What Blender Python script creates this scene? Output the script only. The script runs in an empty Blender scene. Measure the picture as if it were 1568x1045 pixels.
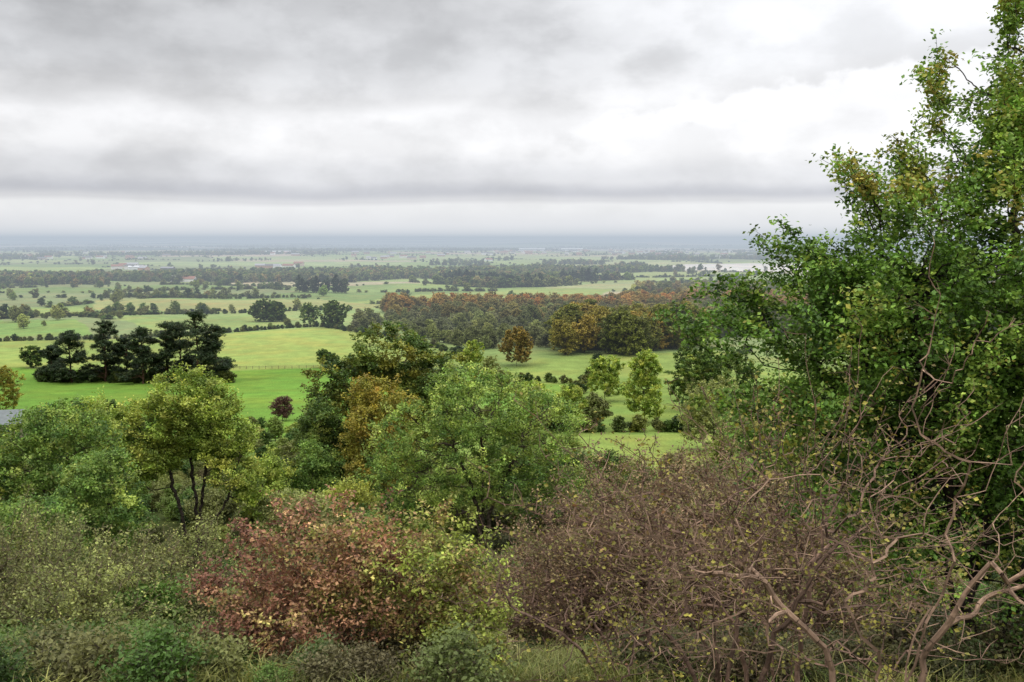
import bpy, math, numpy as np
from mathutils import Vector
scene=bpy.context.scene
COL=scene.collection

# ------------------------------------------------------------ helpers
def lin(c,k=1.0):
    c=np.array(c,dtype=float)/255.0
    return np.where(c<=0.04045,c/12.92,((c+0.055)/1.055)**2.4)*k
def snoise(P,scale,seed,oct=3):
    r=np.random.default_rng(seed); P=np.asarray(P,float)
    out=np.zeros(P.shape[0]); a=1.0; tot=0
    for o in range(oct):
        for k in range(3):
            d=r.normal(size=P.shape[1]); d/=np.linalg.norm(d)
            out+=a*np.sin(P@d*(6.283/scale)*(2**o)*r.uniform(.7,1.3)+r.uniform(0,6.28))
            tot+=a*a*.5
        a*=.55
    return out/math.sqrt(tot)
YS=np.array([-40000,-300,-30,0,6,14,18,25,35,50,76,110,150,230,300,360,700,1600,8000,60000],float)
ZS=np.array([-30,6,0,-1.75,-3.5,-6.4,-8.2,-11.0,-14.9,-19,-25.5,-32,-37,-43.6,-49,-52,-53,-54,-54,-54],float)
def gz(x,y):
    x=np.asarray(x,float); y=np.asarray(y,float)
    z=np.zeros(np.broadcast(x,y).shape)
    for k in (-.09,-.045,0,.045,.09):
        z=z+np.interp(y*(1+k),YS,ZS)/5
    r=np.hypot(x,y)
    amp=np.clip((r-5)/60,0,1)*.5+np.clip((r-150)/600,0,1)*.6
    z=z+amp*(np.sin(x*.045+1+y*.01)*.5+np.sin(y*.031+x*.02)*.5)
    z=z+np.clip((r-8)/20,0,1)*np.clip((90-r)/40,0,1)*.16*(np.sin(x*.9+y*.4)+np.sin(y*1.1-x*.5+1))
    amp2=np.clip((r-1500)/4000,0,1)*5
    z=z+amp2*(np.sin(x*.0011+y*.0007)+np.sin(y*.0016-x*.0004+2)*.6)
    b=x/np.maximum(y,1)
    ridge=np.exp(-((y-21000)/3500)**2)*(56+40*np.exp(-((b+.08)/.12)**2)+26*np.exp(-((b-.23)/.06)**2)+6*np.sin(b*22)+6*np.sin(b*61+1)+3*np.sin(b*140))
    ridge2=np.exp(-((y-12500)/1800)**2)*(20+10*np.sin(b*13+2)+6*np.sin(b*37)+3*np.sin(b*90))
    ridge3=np.exp(-((y-8500)/900)**2)*(10+9*np.sin(b*19+.5)+5*np.sin(b*53))
    z=z+np.where(y>5500,ridge+ridge2+ridge3,0)
    return z
def make_mesh(name,V,F,col=None,mat=None,mats=None,smooth=False):
    me=bpy.data.meshes.new(name)
    V=np.asarray(V,np.float32); F=np.asarray(F,np.int32)
    me.vertices.add(len(V)); me.vertices.foreach_set('co',V.ravel())
    n=len(F); me.loops.add(n*4); me.loops.foreach_set('vertex_index',F.ravel())
    me.polygons.add(n); me.polygons.foreach_set('loop_start',np.arange(n,dtype=np.int32)*4)
    if mats:
        for m in mats: me.materials.append(m)
    if mat is not None: me.polygons.foreach_set('material_index',np.asarray(mat,np.int32))
    me.polygons.foreach_set('use_smooth',np.full(n,bool(smooth)))
    if col is not None:
        a=me.attributes.new('Col','FLOAT_COLOR','POINT')
        c=np.ones((len(V),4),np.float32); c[:,:3]=np.clip(col,0,1); a.data.foreach_set('color',c.ravel())
    me.update(calc_edges=True)
    return me
def add_obj(name,me,loc=(0,0,0),rot=0,scale=1,parent=None):
    o=bpy.data.objects.new(name,me); o.location=loc; o.rotation_euler[2]=rot
    o.scale=(scale,)*3 if np.isscalar(scale) else scale
    COL.objects.link(o)
    if parent: o.parent=parent
    return o
def at(b,d):      # survey: bearing tangent, range -> ground point
    return (b*d,d,float(gz(b*d,d)))

# ------------------------------------------------------------ materials
def new_mat(name):
    m=bpy.data.materials.new(name); m.use_nodes=True; m.node_tree.nodes.clear()
    return m,m.node_tree.nodes,m.node_tree.links
def leaf_mat(name,inst,transl=.25):
    m,N,L=new_mat(name)
    at_=N.new('ShaderNodeAttribute'); at_.attribute_name='Col'
    col=at_.outputs['Color']
    if inst:
        t=N.new('ShaderNodeAttribute'); t.attribute_type='INSTANCER'; t.attribute_name='tint'
        mx=N.new('ShaderNodeMix'); mx.data_type='RGBA'; mx.blend_type='MULTIPLY'; mx.inputs[0].default_value=1
        L.new(col,mx.inputs[6]); L.new(t.outputs['Color'],mx.inputs[7]); col=mx.outputs[2]
    p=N.new('ShaderNodeBsdfPrincipled'); p.inputs['Roughness'].default_value=.5
    p.inputs['Specular IOR Level'].default_value=.22
    tr=N.new('ShaderNodeBsdfTranslucent'); ms=N.new('ShaderNodeMixShader'); ms.inputs[0].default_value=transl
    hs=N.new('ShaderNodeHueSaturation'); hs.inputs['Value'].default_value=1.35; hs.inputs['Saturation'].default_value=1.05
    o=N.new('ShaderNodeOutputMaterial')
    L.new(col,p.inputs['Base Color']); L.new(col,hs.inputs['Color']); L.new(hs.outputs[0],tr.inputs['Color'])
    L.new(p.outputs[0],ms.inputs[1]); L.new(tr.outputs[0],ms.inputs[2]); L.new(ms.outputs[0],o.inputs['Surface'])
    return m
def attr_mat(name,noise=6,amt=.35,rough=.85):
    m,N,L=new_mat(name)
    a=N.new('ShaderNodeAttribute'); a.attribute_name='Col'
    tc=N.new('ShaderNodeTexCoord'); n=N.new('ShaderNodeTexNoise'); n.inputs['Scale'].default_value=noise; n.inputs['Detail'].default_value=2
    L.new(tc.outputs['Object'],n.inputs['Vector'])
    mr=N.new('ShaderNodeMapRange'); mr.inputs[1].default_value=.3; mr.inputs[2].default_value=.7; mr.inputs[3].default_value=1-amt; mr.inputs[4].default_value=1+amt
    L.new(n.outputs[0],mr.inputs[0])
    vm=N.new('ShaderNodeVectorMath'); vm.operation='SCALE'
    L.new(a.outputs['Color'],vm.inputs[0]); L.new(mr.outputs[0],vm.inputs['Scale'])
    p=N.new('ShaderNodeBsdfPrincipled'); p.inputs['Roughness'].default_value=rough; p.inputs['Specular IOR Level'].default_value=.2
    o=N.new('ShaderNodeOutputMaterial'); L.new(vm.outputs[0],p.inputs['Base Color']); L.new(p.outputs[0],o.inputs['Surface'])
    return m
M_LEAF=leaf_mat('leaf',False); M_LEAFI=leaf_mat('leaf_mass',True); M_BARK=attr_mat('bark',9,.4)
M_BUILD=attr_mat('painted_masonry',1.5,.12)
def ground_mat():
    m,N,L=new_mat('grassland')
    a=N.new('ShaderNodeAttribute'); a.attribute_name='Col'
    tc=N.new('ShaderNodeTexCoord')
    prev=None
    for sc,amt,det in ((.012,.18,4),(.15,.18,4),(2.5,.35,4)):
        n=N.new('ShaderNodeTexNoise'); n.inputs['Scale'].default_value=sc; n.inputs['Detail'].default_value=det; n.inputs['Roughness'].default_value=.6
        L.new(tc.outputs['Object'],n.inputs['Vector'])
        mr=N.new('ShaderNodeMapRange'); mr.inputs[1].default_value=.3; mr.inputs[2].default_value=.7; mr.inputs[3].default_value=1-amt; mr.inputs[4].default_value=1+amt
        L.new(n.outputs[0],mr.inputs[0])
        if prev is None: prev=mr.outputs[0]
        else:
            mu=N.new('ShaderNodeMath'); mu.operation='MULTIPLY'; L.new(prev,mu.inputs[0]); L.new(mr.outputs[0],mu.inputs[1]); prev=mu.outputs[0]
    vm=N.new('ShaderNodeVectorMath'); vm.operation='SCALE'; L.new(a.outputs['Color'],vm.inputs[0]); L.new(prev,vm.inputs['Scale'])
    n2=N.new('ShaderNodeTexNoise'); n2.inputs['Scale'].default_value=.05; n2.inputs['Detail'].default_value=5
    L.new(tc.outputs['Object'],n2.inputs['Vector'])
    r2=N.new('ShaderNodeMapRange'); r2.inputs[1].default_value=.42; r2.inputs[2].default_value=.72; r2.inputs[4].default_value=.6
    L.new(n2.outputs[0],r2.inputs[0])
    mx=N.new('ShaderNodeMix'); mx.data_type='RGBA'; mx.blend_type='MULTIPLY'
    L.new(r2.outputs[0],mx.inputs[0]); L.new(vm.outputs[0],mx.inputs[6]); mx.inputs[7].default_value=(1.45,.97,.95,1)
    p=N.new('ShaderNodeBsdfPrincipled'); p.inputs['Roughness'].default_value=.95; p.inputs['Specular IOR Level'].default_value=.1
    o=N.new('ShaderNodeOutputMaterial'); L.new(mx.outputs[2],p.inputs['Base Color']); L.new(p.outputs[0],o.inputs['Surface'])
    return m

# ------------------------------------------------------------ field patchwork
def hsh(i,j,k):
    v=np.sin(i*127.1+j*311.7+k*74.7)*43758.5453
    return v-np.floor(v)
def voro(x,y,s):
    x=x+.25*s*np.sin(y/s*.7)+.12*s*np.sin(y/s*2.3+x/s); y=y+.12*s*np.sin(x/s*1.9); c=.9; sn=.43
    u=(x*c-y*sn)/s; v=(x*sn+y*c)/s*1.25
    iu=np.floor(u); iv=np.floor(v)
    f1=np.full(u.shape,9.); f2=np.full(u.shape,9.); idd=np.zeros(u.shape)
    for a in (-1,0,1):
        for b in (-1,0,1):
            ci=iu+a; cj=iv+b
            px=ci+.5+.48*(hsh(ci,cj,1)*2-1); py=cj+.5+.48*(hsh(ci,cj,2)*2-1)
            d=np.maximum(np.abs(u-px),np.abs(v-py))*.4+np.hypot(u-px,v-py)*.6
            nid=hsh(ci,cj,3)
            closer=d<f1
            f2=np.where(closer,f1,np.minimum(f2,d)); idd=np.where(closer,nid,idd); f1=np.where(closer,d,f1)
    return f1*s,f2*s,idd
def vor2(x,y):
    a=voro(x,y,210.); b=voro(x,y,400.); m=y>1250
    return [np.where(m,q,p) for p,q in zip(a,b)]
def pip(b,d,poly):
    inside=np.zeros(b.shape,bool); n=len(poly); j=n-1
    for i in range(n):
        xi,yi=poly[i]; xj,yj=poly[j]
        c=((yi>d)!=(yj>d))&(b<(xj-xi)*(d-yi)/((yj-yi) if yj!=yi else 1e-9)+xi)
        inside^=c; j=i
    return inside
K=.52
FIELDS=[ # (colour, polygon of (bearing tangent, range))
 (lin((120,164,62),K),[(-.9,205),(-.9,400),(-.28,392),(-.17,400),(-.125,392),(-.10,350),(-.13,205)]),
 (lin((160,182,94),K),[(-.9,402),(-.9,500),(-.40,520),(-.30,545),(-.20,585),(-.185,585),(-.12,520),(-.06,455),(-.03,420),(-.10,396),(-.17,402),(-.28,394)]),
 (lin((156,180,104),K),[(-.37,560),(-.225,600),(-.235,700),(-.40,680)]),
 (lin((140,174,92),K),[(-.9,520),(-.42,535),(-.44,640),(-.9,640)]),
 (lin((170,178,112),K),[(-.42,735),(-.15,745),(-.12,800),(-.2,880),(-.42,860)]),
 (lin((162,184,104),K),[(-.17,835),(-.05,850),(.09,960),(.11,1080),(.0,1040),(-.10,930)]),
 (lin((154,178,98),K),[(-.9,690),(-.43,700),(-.43,780),(-.9,800)]),
 (lin((196,184,156),K),[(-.9,1330),(-.33,1400),(-.27,1520),(-.9,1500)]),
 (lin((160,184,106),K),[(-.9,1560),(-.42,1580),(-.40,1900),(-.9,1900)]),
 (lin((154,178,92),K),[(-.02,372),(.19,365),(.24,470),(.03,430)]),
 (lin((128,170,70),K),[(-.03,262),(.05,262),(.06,350),(-.02,365)]),
 (lin((154,178,86),K),[(.03,160),(.2,155),(.22,212),(.06,214)]),
 (lin((214,214,204),K*1.2),[(.08,1700),(.3,1650),(.5,1700),(.5,2100),(.2,2150)]),
 (lin((170,190,126),K),[(-.3,2500),(.2,2600),(.2,2900),(-.3,2900)]),
 (lin((166,188,122),K),[(-.38,1950),(-.12,2000),(-.1,2300),(-.4,2300)]),
]
def ground_col(x,y):
    d=np.maximum(y,1e-3); b=x/d
    b=b+.0025*np.sin(d*.05)
    f1,f2,i1=vor2(x,y); pal=np.array([lin(c,K) for c in ((160,182,112),(146,172,100),(176,186,128),(134,160,92),(188,184,146),(158,182,112),(146,162,108),(168,186,116),(200,188,158))])
    c=pal[(i1*8.99).astype(int)]
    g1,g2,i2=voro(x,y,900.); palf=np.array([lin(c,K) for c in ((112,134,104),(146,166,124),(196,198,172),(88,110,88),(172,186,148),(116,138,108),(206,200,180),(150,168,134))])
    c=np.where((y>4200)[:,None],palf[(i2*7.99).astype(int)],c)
    st=np.stack([x/5000,y/900],1)
    nn=snoise(st,1.5,5,4)
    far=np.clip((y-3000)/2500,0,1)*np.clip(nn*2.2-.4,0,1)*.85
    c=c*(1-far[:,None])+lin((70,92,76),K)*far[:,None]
    near=lin((136,166,78),K)
    w=np.clip((y-330)/200,0,1)[:,None]; c=c*w+near*(1-w)
    scrub=lin((84,98,42),K*.8); w=np.clip((y-120)/60,0,1)[:,None]; c=c*w+scrub*(1-w)
    for colr,poly in FIELDS:
        m=pip(b,d,poly)&(y>0); c[m]=colr
    tan_=lin((92,98,50),K*.8); w=np.clip((y-30)/25,0,1)[:,None]; c=c*w+tan_*(1-w)
    return c
th=np.concatenate([np.arange(-48,48,.13),np.arange(48,312,4.0)])*math.pi/180
rad=np.concatenate([[0.3],np.geomspace(1.0,42000,760)])
TH,RR=np.meshgrid(th,rad); X=(RR*np.sin(TH)).ravel(); Y=(RR*np.cos(TH)).ravel()
Z=gz(X,Y); V=np.stack([X,Y,Z],1)
nt=len(th); nr=len(rad)
i,j=np.meshgrid(np.arange(nr-1),np.arange(nt),indexing='ij'); j2=(j+1)%nt
F=np.stack([i*nt+j,i*nt+j2,(i+1)*nt+j2,(i+1)*nt+j],-1).reshape(-1,4)[:,::-1]
me=make_mesh('ground',V,F,ground_col(X,Y),mats=[ground_mat()],smooth=True)
add_obj('ground',me)

# ------------------------------------------------------------ plant builders
LVM=1.24
def tubes(P0,P1,A,B,n):
    N=len(P0); d=P1-P0; d=d/np.maximum(np.linalg.norm(d,axis=1,keepdims=True),1e-9)
    ref=np.where(np.abs(d[:,2:3])<.9,np.array([[0,0,1.]]),np.array([[1.,0,0]]))
    u=np.cross(d,ref); u/=np.linalg.norm(u,axis=1,keepdims=True); v=np.cross(d,u)
    ang=np.arange(n)*2*math.pi/n
    ring=np.cos(ang)[None,:,None]*u[:,None]+np.sin(ang)[None,:,None]*v[:,None]
    V=np.concatenate([P0[:,None]+ring*A[:,None,None],P1[:,None]+ring*B[:,None,None]],1).reshape(-1,3)
    k=np.arange(n); k2=(k+1)%n
    f=np.stack([k,k2,k2+n,k+n],1)
    F=(f[None]+(np.arange(N)*2*n)[:,None,None]).reshape(-1,4)
    return V,F
def leaves(C,lsize,rng,ratio=.6,up=.5):
    N=len(C); nrm=rng.normal(size=(N,3)); nrm[:,2]=np.abs(nrm[:,2])+up; nrm/=np.linalg.norm(nrm,axis=1,keepdims=True)
    a=rng.normal(size=(N,3)); a-=nrm*(a*nrm).sum(1,keepdims=True); a/=np.linalg.norm(a,axis=1,keepdims=True)
    b=np.cross(nrm,a); l=(lsize*rng.uniform(.6,1.3,N))[:,None]; w=l*ratio
    V=np.stack([C-a*l*.5,C+b*w*.5+nrm*w*.15-a*l*.05,C+a*l*.5,C-b*w*.5+nrm*w*.15-a*l*.05],1).reshape(-1,3)
    return V,np.arange(N*4).reshape(-1,4)
def lobe_pts(lobes,n,rng,inner=.5,rough=.16):
    L=np.array(lobes,float); vol=(L[:,3]*L[:,4]*L[:,5])**(.75); k=rng.choice(len(L),n,p=vol/vol.sum())
    d=rng.normal(size=(n,3)); d/=np.linalg.norm(d,axis=1,keepdims=True)
    r=inner+(1-inner)*rng.random(n)**.6
    q=snoise(d*1.0+L[k,:3]*.37,1.3,5,3)
    r=r*(1+rough*q)
    return L[k,:3]+d*L[k,3:6]*r[:,None]
def add_shoots(pts,n,L,rng,zmin=0,upb=.5,steps=5,cen=None):
    c0=pts.mean(0) if cen is None else np.array(cen); out=[]
    dist=np.linalg.norm(pts-c0,axis=1); cand=np.where((dist>np.median(dist))&(pts[:,2]>zmin))[0]
    for k in range(n):
        c=pts[rng.choice(cand)]; d=(c-c0); d/=np.linalg.norm(d)+1e-6; d=d+rng.normal(size=3)*.35; d[2]+=upb; d/=np.linalg.norm(d)
        l=L*rng.uniform(.4,1.2)
        for t in range(1,steps+1): out.append(c+d*l*t/steps+rng.normal(size=3)*l*.015)
    return np.concatenate([pts,np.array(out)])
def skeleton(stems,pts,bf,rng):
    P=[];par=[];L=[]
    step=max(.12,np.ptp(pts[:,2])/25)
    for s in stems:
        s=np.array(s,float); prev=-1
        for a,b in zip(s[:-1],s[1:]):
            m=max(1,int(np.linalg.norm(b-a)/step))
            for t in np.arange(m)/m:
                p=a+(b-a)*t+(rng.normal(size=3)*step*.12 if prev>=0 else 0)
                P.append(p); par.append(prev); L.append(0 if prev<0 else L[prev]+np.linalg.norm(p-P[prev])*.35); prev=len(P)-1
        P.append(s[-1]); par.append(prev); L.append(L[prev]+np.linalg.norm(s[-1]-P[prev])*.35)
    n0=len(P); n=len(pts)
    allP=np.concatenate([np.array(P),pts]); par=np.concatenate([np.array(par),np.full(n,-1)]); LL=np.concatenate([np.array(L),np.zeros(n)])
    best=np.full(n,1e9); bp=np.zeros(n,int); done=np.zeros(n,bool)
    def upd(j):
        d=pts-allP[j]; c=np.linalg.norm(d,axis=1)+.7*np.maximum(0,-d[:,2])+bf*LL[j]
        m=(c<best)&~done; best[m]=c[m]; bp[m]=j
    for j in range(n0): upd(j)
    order=list(range(n0))
    for _ in range(n):
        i=int(np.argmin(np.where(done,1e18,best))); done[i]=True; j=bp[i]; par[n0+i]=j
        LL[n0+i]=LL[j]+np.linalg.norm(pts[i]-allP[j]); upd(n0+i); order.append(n0+i)
    return allP,par,order,n0
def plant(stems,pts,rng,per=20,leaf=.2,sig=.35,pal=None,bark=(70,62,50),rtip=.01,bf=.35,pexp=2.3,maxr=.5,cs=3.,
          bias=None,up=.5,ratio=.6,keep=1.0,thinK=10,mats=None,twig=0,jit=.10,vmul=1.0,clump=.15):
    P,par,order,n0=skeleton(stems,pts,bf,rng)
    n=len(P); cnt=np.zeros(n,int)
    haschild=np.zeros(n,bool); haschild[par[par>=0]]=True
    rp=np.where(haschild,0,rtip**pexp)
    for i in order[::-1]:
        if par[i]>=0: rp[par[i]]+=rp[i]; cnt[par[i]]+=cnt[i]+1
    r=np.minimum(rp**(1/pexp),maxr)
    e=np.where(par>=0)[0]; a=P[par[e]]; b=P[e]; ln=np.linalg.norm(b-a,axis=1,keepdims=True)
    mid=(a+b)/2+rng.normal(size=a.shape)*ln*jit
    ra=np.minimum(r[par[e]],r[e]*1.7); rb=r[e]; rm=(ra+rb)/2
    P0=np.concatenate([a,mid]); P1=np.concatenate([mid,b]); A=np.concatenate([ra,rm]); B=np.concatenate([rm,rb])
    if twig:
        src=rng.choice(np.where(cnt<thinK)[0],twig); dd=rng.normal(size=(twig,3)); dd[:,2]+=.5; dd/=np.linalg.norm(dd,axis=1,keepdims=True)
        tl=(sig*1.6)*rng.uniform(.4,1.3,(twig,1)); tp=P[src]+dd*tl
        P0=np.concatenate([P0,P[src]]); P1=np.concatenate([P1,tp]); A=np.concatenate([A,np.full(twig,rtip*.8)]); B=np.concatenate([B,np.full(twig,rtip*.4)])
    thick=A>rtip*4
    Vs=[];Fs=[];Cs=[];Ms=[];off=0; bc=lin(bark)
    for msk,ns in ((thick,6),(~thick,3)):
        if msk.any():
            v,f=tubes(P0[msk],P1[msk],A[msk],B[msk],ns); Vs.append(v);Fs.append(f+off);off+=len(v)
            cc=bc[None]*np.exp(.25*rng.normal(size=(len(v),1))); Cs.append(cc); Ms.append(np.zeros(len(f),int))
    if per>0:
        C=P[cnt<thinK]; C=C[C[:,2]>.02]; pe=e[cnt[e]<thinK]; C=np.concatenate([C,(P[pe]+P[par[pe]])/2])
        if twig: C=np.concatenate([C,tp])
        if keep<1: C=C[rng.random(len(C))<keep]
        per_n=max(1,int(per))
        cv=.5+.20*snoise(C,cs,3)+.10*rng.normal(size=len(C))
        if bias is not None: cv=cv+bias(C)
        bv=.16*snoise(C,cs*.6,8)+clump*rng.normal(size=len(C))
        idx=np.repeat(np.arange(len(C)),per_n)
        LC=C[idx]+rng.normal(size=(len(idx),3))*np.array([sig,sig,sig*.7])*.6
        lv,lf=leaves(LC,leaf,rng,ratio,up)
        t=np.clip(cv[idx]+.07*rng.normal(size=len(idx)),0,1); pl=np.array([lin(c) for c in pal])*vmul*LVM
        xs=np.linspace(0,1,len(pl)); col=np.stack([np.interp(t,xs,pl[:,k]) for k in range(3)],1)
        col*=np.exp(bv[idx]+.18*rng.normal(size=len(idx)))[:,None]
        Vs.append(lv);Fs.append(lf+off);Cs.append(np.repeat(col,4,0));Ms.append(np.ones(len(lf),int))
    return make_mesh('plant',np.concatenate(Vs),np.concatenate(Fs),np.concatenate(Cs),np.concatenate(Ms),mats or [M_BARK,M_LEAF])
def crown(h,w,rng,base=.25,n=11,flat=1.0):
    L=[(0,0,h*(base+1)/2,w*.30,w*.30,h*(1-base)*.42)]
    for k in range(n):
        t=(k+.5)/n; zz=h*(base+(1-base)*(.12+.74*t)); ang=k*2.4+rng.uniform(-.5,.5)
        prof=math.sin(math.pi*min(1,(.18+.72*t)))**.7
        rr=w*.5*prof*rng.uniform(.45,.72); s=w*rng.uniform(.17,.25)
        L.append((rr*math.cos(ang),rr*math.sin(ang),zz,s,s,s*.8*flat))
    L.append((rng.uniform(-.1,.1)*w,0,h*.88,w*.17,w*.17,h*.12))
    return L
def broadleaf(h,w,seed,pal,n=500,per=14,leaf=.3,sig=.5,mats=None,base=.22,stems=None,nl=11,rtip=.012,inner=.55,**kw):
    rng=np.random.default_rng(seed); lo=crown(h,w,rng,base,nl); pts=lobe_pts(lo,n,rng,inner)
    pts=pts[pts[:,2]>h*.06]
    if stems is None: stems=[[(0,0,-.5),(rng.uniform(-.3,.3),0,h*.2),(rng.uniform(-.5,.5),rng.uniform(-.4,.4),h*.45)]]
    return plant(stems,pts,rng,per=per,leaf=leaf,sig=sig,pal=pal,mats=mats,rtip=rtip,**kw)
G_YEL=[(78,98,38),(108,128,50),(138,150,64),(164,164,78)]
G_MID=[(58,82,36),(84,110,48),(110,130,58),(138,148,70)]
G_DRK=[(44,62,28),(62,82,34),(84,102,44),(112,118,48)]
G_GLD=[(94,100,38),(122,120,46),(142,132,54),(146,122,52)]
G_OLV=[(82,86,48),(106,112,60),(126,132,74),(142,144,80)]
GREY=[(90,94,66),(112,116,80),(130,130,90),(118,126,72)]
OAK=[(84,92,36),(112,114,44),(134,124,50),(140,118,50)]

# ------------------------------------------------------------ individual mid-distance trees
def put(name,b,d,me,sink=.2,rot=0,scale=1):
    x,y,z=at(b,d); return add_obj(name,me,(x,y,z-sink),rot,scale)
def V_MUL(p,k): return [tuple(min(255,c*k) for c in q) for q in p]
rg=np.random.default_rng(5)
st=[[(0,0,-.5),(-.3,0,3.2),(-1.2,.2,6.5),(-2.2,0,9.5)],[(.9,.2,-.5),(1.1,.2,4),(1.7,0,7.5),(2.0,.3,11)],[(.6,.6,-.5),(.7,.5,3.5),(.2,.8,8),(0,.6,11.5)],[(.5,-.3,-.5),(1.2,-.3,2),(3,-.3,4.2),(4,-.5,6.5)]]
lo=[(-2.8,0,10.8,2.4,2.6,2.2),(-2.6,.2,8.2,2.8,2.6,1.7),(1.8,0,12.2,2.6,2.6,2.2),(2.8,.2,9.3,2.8,2.6,2.2),(-.4,0,12.9,2.2,2.2,1.8),(3.8,-.2,7.0,2.1,2.0,1.4),(-3.8,.2,6.4,1.6,1.8,1.1),(0,1,9.8,2.7,2.5,2.2),(4.9,0,5.2,1.2,1.5,.8)]
put('field_maple_tree',-.335,75,plant(st,lobe_pts(lo,1200,rg,.5),rg,per=24,leaf=.22,sig=.36,pal=G_YEL,rtip=.015,bf=.3,maxr=.26,cs=4,bark=(50,44,36),vmul=.95),0)
def T(name,b,d,h,w,pal,seed,leaf=.24,n=600,per=18,sig=.42,**kw):
    put(name,b,d,broadleaf(h,w,seed,pal,n=n,per=per,leaf=leaf,sig=sig,maxr=.3,**kw))
T('ash_tree',-.47,68,12.3,11,G_MID,21,leaf=.22,n=900,per=22,sig=.36)
T('ash_tree',-.57,66,11.8,9,G_YEL,22,leaf=.22,n=500,per=18,sig=.4)
T('ash_tree',-.425,60,8.8,7,G_MID,23,leaf=.19,n=650,per=22,sig=.32,base=.08)
T('ash_tree',-.50,50,6.0,6,G_MID,24,leaf=.16,n=650,per=22,sig=.28,base=.05)
T('lime_tree',-.43,92,14.2,9,G_YEL,25,leaf=.25,n=600)
T('hazel_tree',-.252,94,8.5,7,G_YEL,26,leaf=.24,n=500,base=.1)
T('hazel_tree',-.225,76,5.6,6.5,G_OLV,27,leaf=.22,n=500,base=.05)
T('hazel_tree',-.20,98,9.5,6,G_MID,29,leaf=.24,n=500,base=.1)
lo=[(.5,0,18.3,4.5,4,2.8),(-3.5,0,15.5,4,4,3),(4.5,0,15.6,4,4,3),(-5.5,0,11.5,3.6,3.5,3.4),(1,1,13,6,5,4),(-6.5,0,7.5,2.6,3,3),(6.4,0,13.2,2.6,3,2),(3,0,9,4,4,4),(-2,0,7,4,4,4)]
put('sycamore_tree',-.125,110,plant([[(0,0,-.5),(.2,0,6),(0,0,12),(.4,0,17)]],lobe_pts(lo,1700,rg,.62),rg,per=24,leaf=.34,sig=.45,pal=G_DRK+[(126,122,46)],rtip=.016,maxr=.4,cs=5,vmul=.92),0,0,(1.12,1,1.02))
T('golden_maple_tree',-.137,101,16.6,9.4,G_GLD,31,leaf=.26,n=850,per=20,sig=.38,vmul=.9)
T('holly_tree',-.198,104,14.2,8.5,G_DRK,32,leaf=.26,n=700,per=20,sig=.4,base=.05)
lo=[(0,0,12,5,4.5,2.6),(-4.5,0,9.5,4.2,4,2.8),(4.6,0,10,4.2,4,3.0),(-7.2,0,6.4,2.6,3,2.4),(6.8,0,6.8,2.8,3,2.4),(0,-2,8,4.5,3,3),(-3.5,-1,5,4,3,2.5),(3.8,1,5.5,4,3,2.5),(-1.5,0,13.2,3,3,1.6),(-6,-2,3.5,3,2.5,2),(1,2,6,5,3,3)]
put('willow_tree',-.033,81,plant([[(0,0,-.5),(.1,0,2.5),(-.8,0,5.5),(-2.2,0,8.5)],[(.5,0,-.5),(.8,0,3),(2.2,0,6.5),(3.4,0,9)],[(.2,.4,-.5),(.2,.4,4),(.3,0,10)]],lobe_pts(lo,1700,rg,.58,.2),rg,per=20,leaf=.22,sig=.36,pal=[(66,90,40),(94,118,52),(120,138,62),(148,156,76)],rtip=.016,maxr=.24,cs=4,bf=.3,vmul=1.08),0,0,(1.03,1,1.06))
T('elder_shrub',-.165,70,6.8,4.5,G_GLD[:2]+G_YEL[2:],33,leaf=.18,base=.05,n=450)
T('poplar_tree',.057,215,11,8.5,G_YEL,34,leaf=.36,n=400)
T('willow_tree',.094,298,14.0,15,G_YEL,35,leaf=.5,n=500)
T('poplar_tree',.134,236,18.5,11.5,V_MUL(G_YEL,1.03),36,leaf=.42,n=750,per=22,base=.04)
T('willow_tree',.02,290,7,9,G_YEL,47,leaf=.4,n=300,base=.05)
T('oak_tree',.186,268,19.5,18,V_MUL(G_DRK,1.05),37,leaf=.5,n=800,per=20,base=.06)
T('oak_tree',.225,262,16,16,G_DRK,38,leaf=.5,n=450,base=.06)
T('willow_tree',.205,185,14.5,15,G_OLV,39,leaf=.34,n=750,per=18,base=.08)
T('willow_tree',.25,160,14.5,14,G_OLV,40,leaf=.34,n=600,base=.08)
T('oak_tree',.295,140,15,14,G_MID,41,leaf=.34,n=500,base=.08)
T('oak_tree',.37,120,15,14,G_DRK,42,leaf=.4,n=300,per=12,base=.08)
T('oak_tree',.46,110,15,14,G_MID,43,leaf=.4,n=300,per=12,base=.08)
T('hazel_tree',.095,118,7.8,8.0,G_DRK+[(128,112,52)],44,leaf=.25,n=500,base=.05)
T('hazel_tree',.06,150,5,8,GREY,48,leaf=.25,base=.05,n=400)
T('copper_beech_tree',-.234,238,6.5,6,[(70,52,46),(92,66,56),(104,80,62)],45,leaf=.3,n=250,base=.1,vmul=.8)
T('oak_tree',-.52,268,13,13,OAK,46,leaf=.42,n=450,base=.06)
T('oak_tree',-.435,212,7.5,11,G_OLV,49,leaf=.36,n=350,base=.06)
T('oak_tree',-.41,225,7,8,G_DRK,50,leaf=.36,n=300,base=.06)
T('autumn_oak_tree',.005,408,17,15.5,[(104,96,44),(126,110,52),(134,112,56)],51,leaf=.65,n=550,per=20,base=.05,vmul=.9)
T('oak_tree',-.04,385,14,13,G_YEL,52,leaf=.6,n=350,base=.05)
T('oak_tree',-.25,640,14.5,20,V_MUL(G_DRK,.95),53,leaf=1.0,n=500,per=22,base=.0,inner=.7)
T('oak_tree',-.238,636,13,16,V_MUL(G_DRK,.95),63,leaf=1.0,n=400,per=22,base=.0,inner=.7)
T('oak_tree',-.18,588,16,18,G_DRK,54,leaf=1.0,n=500,per=20,base=.0,inner=.7)
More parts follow.
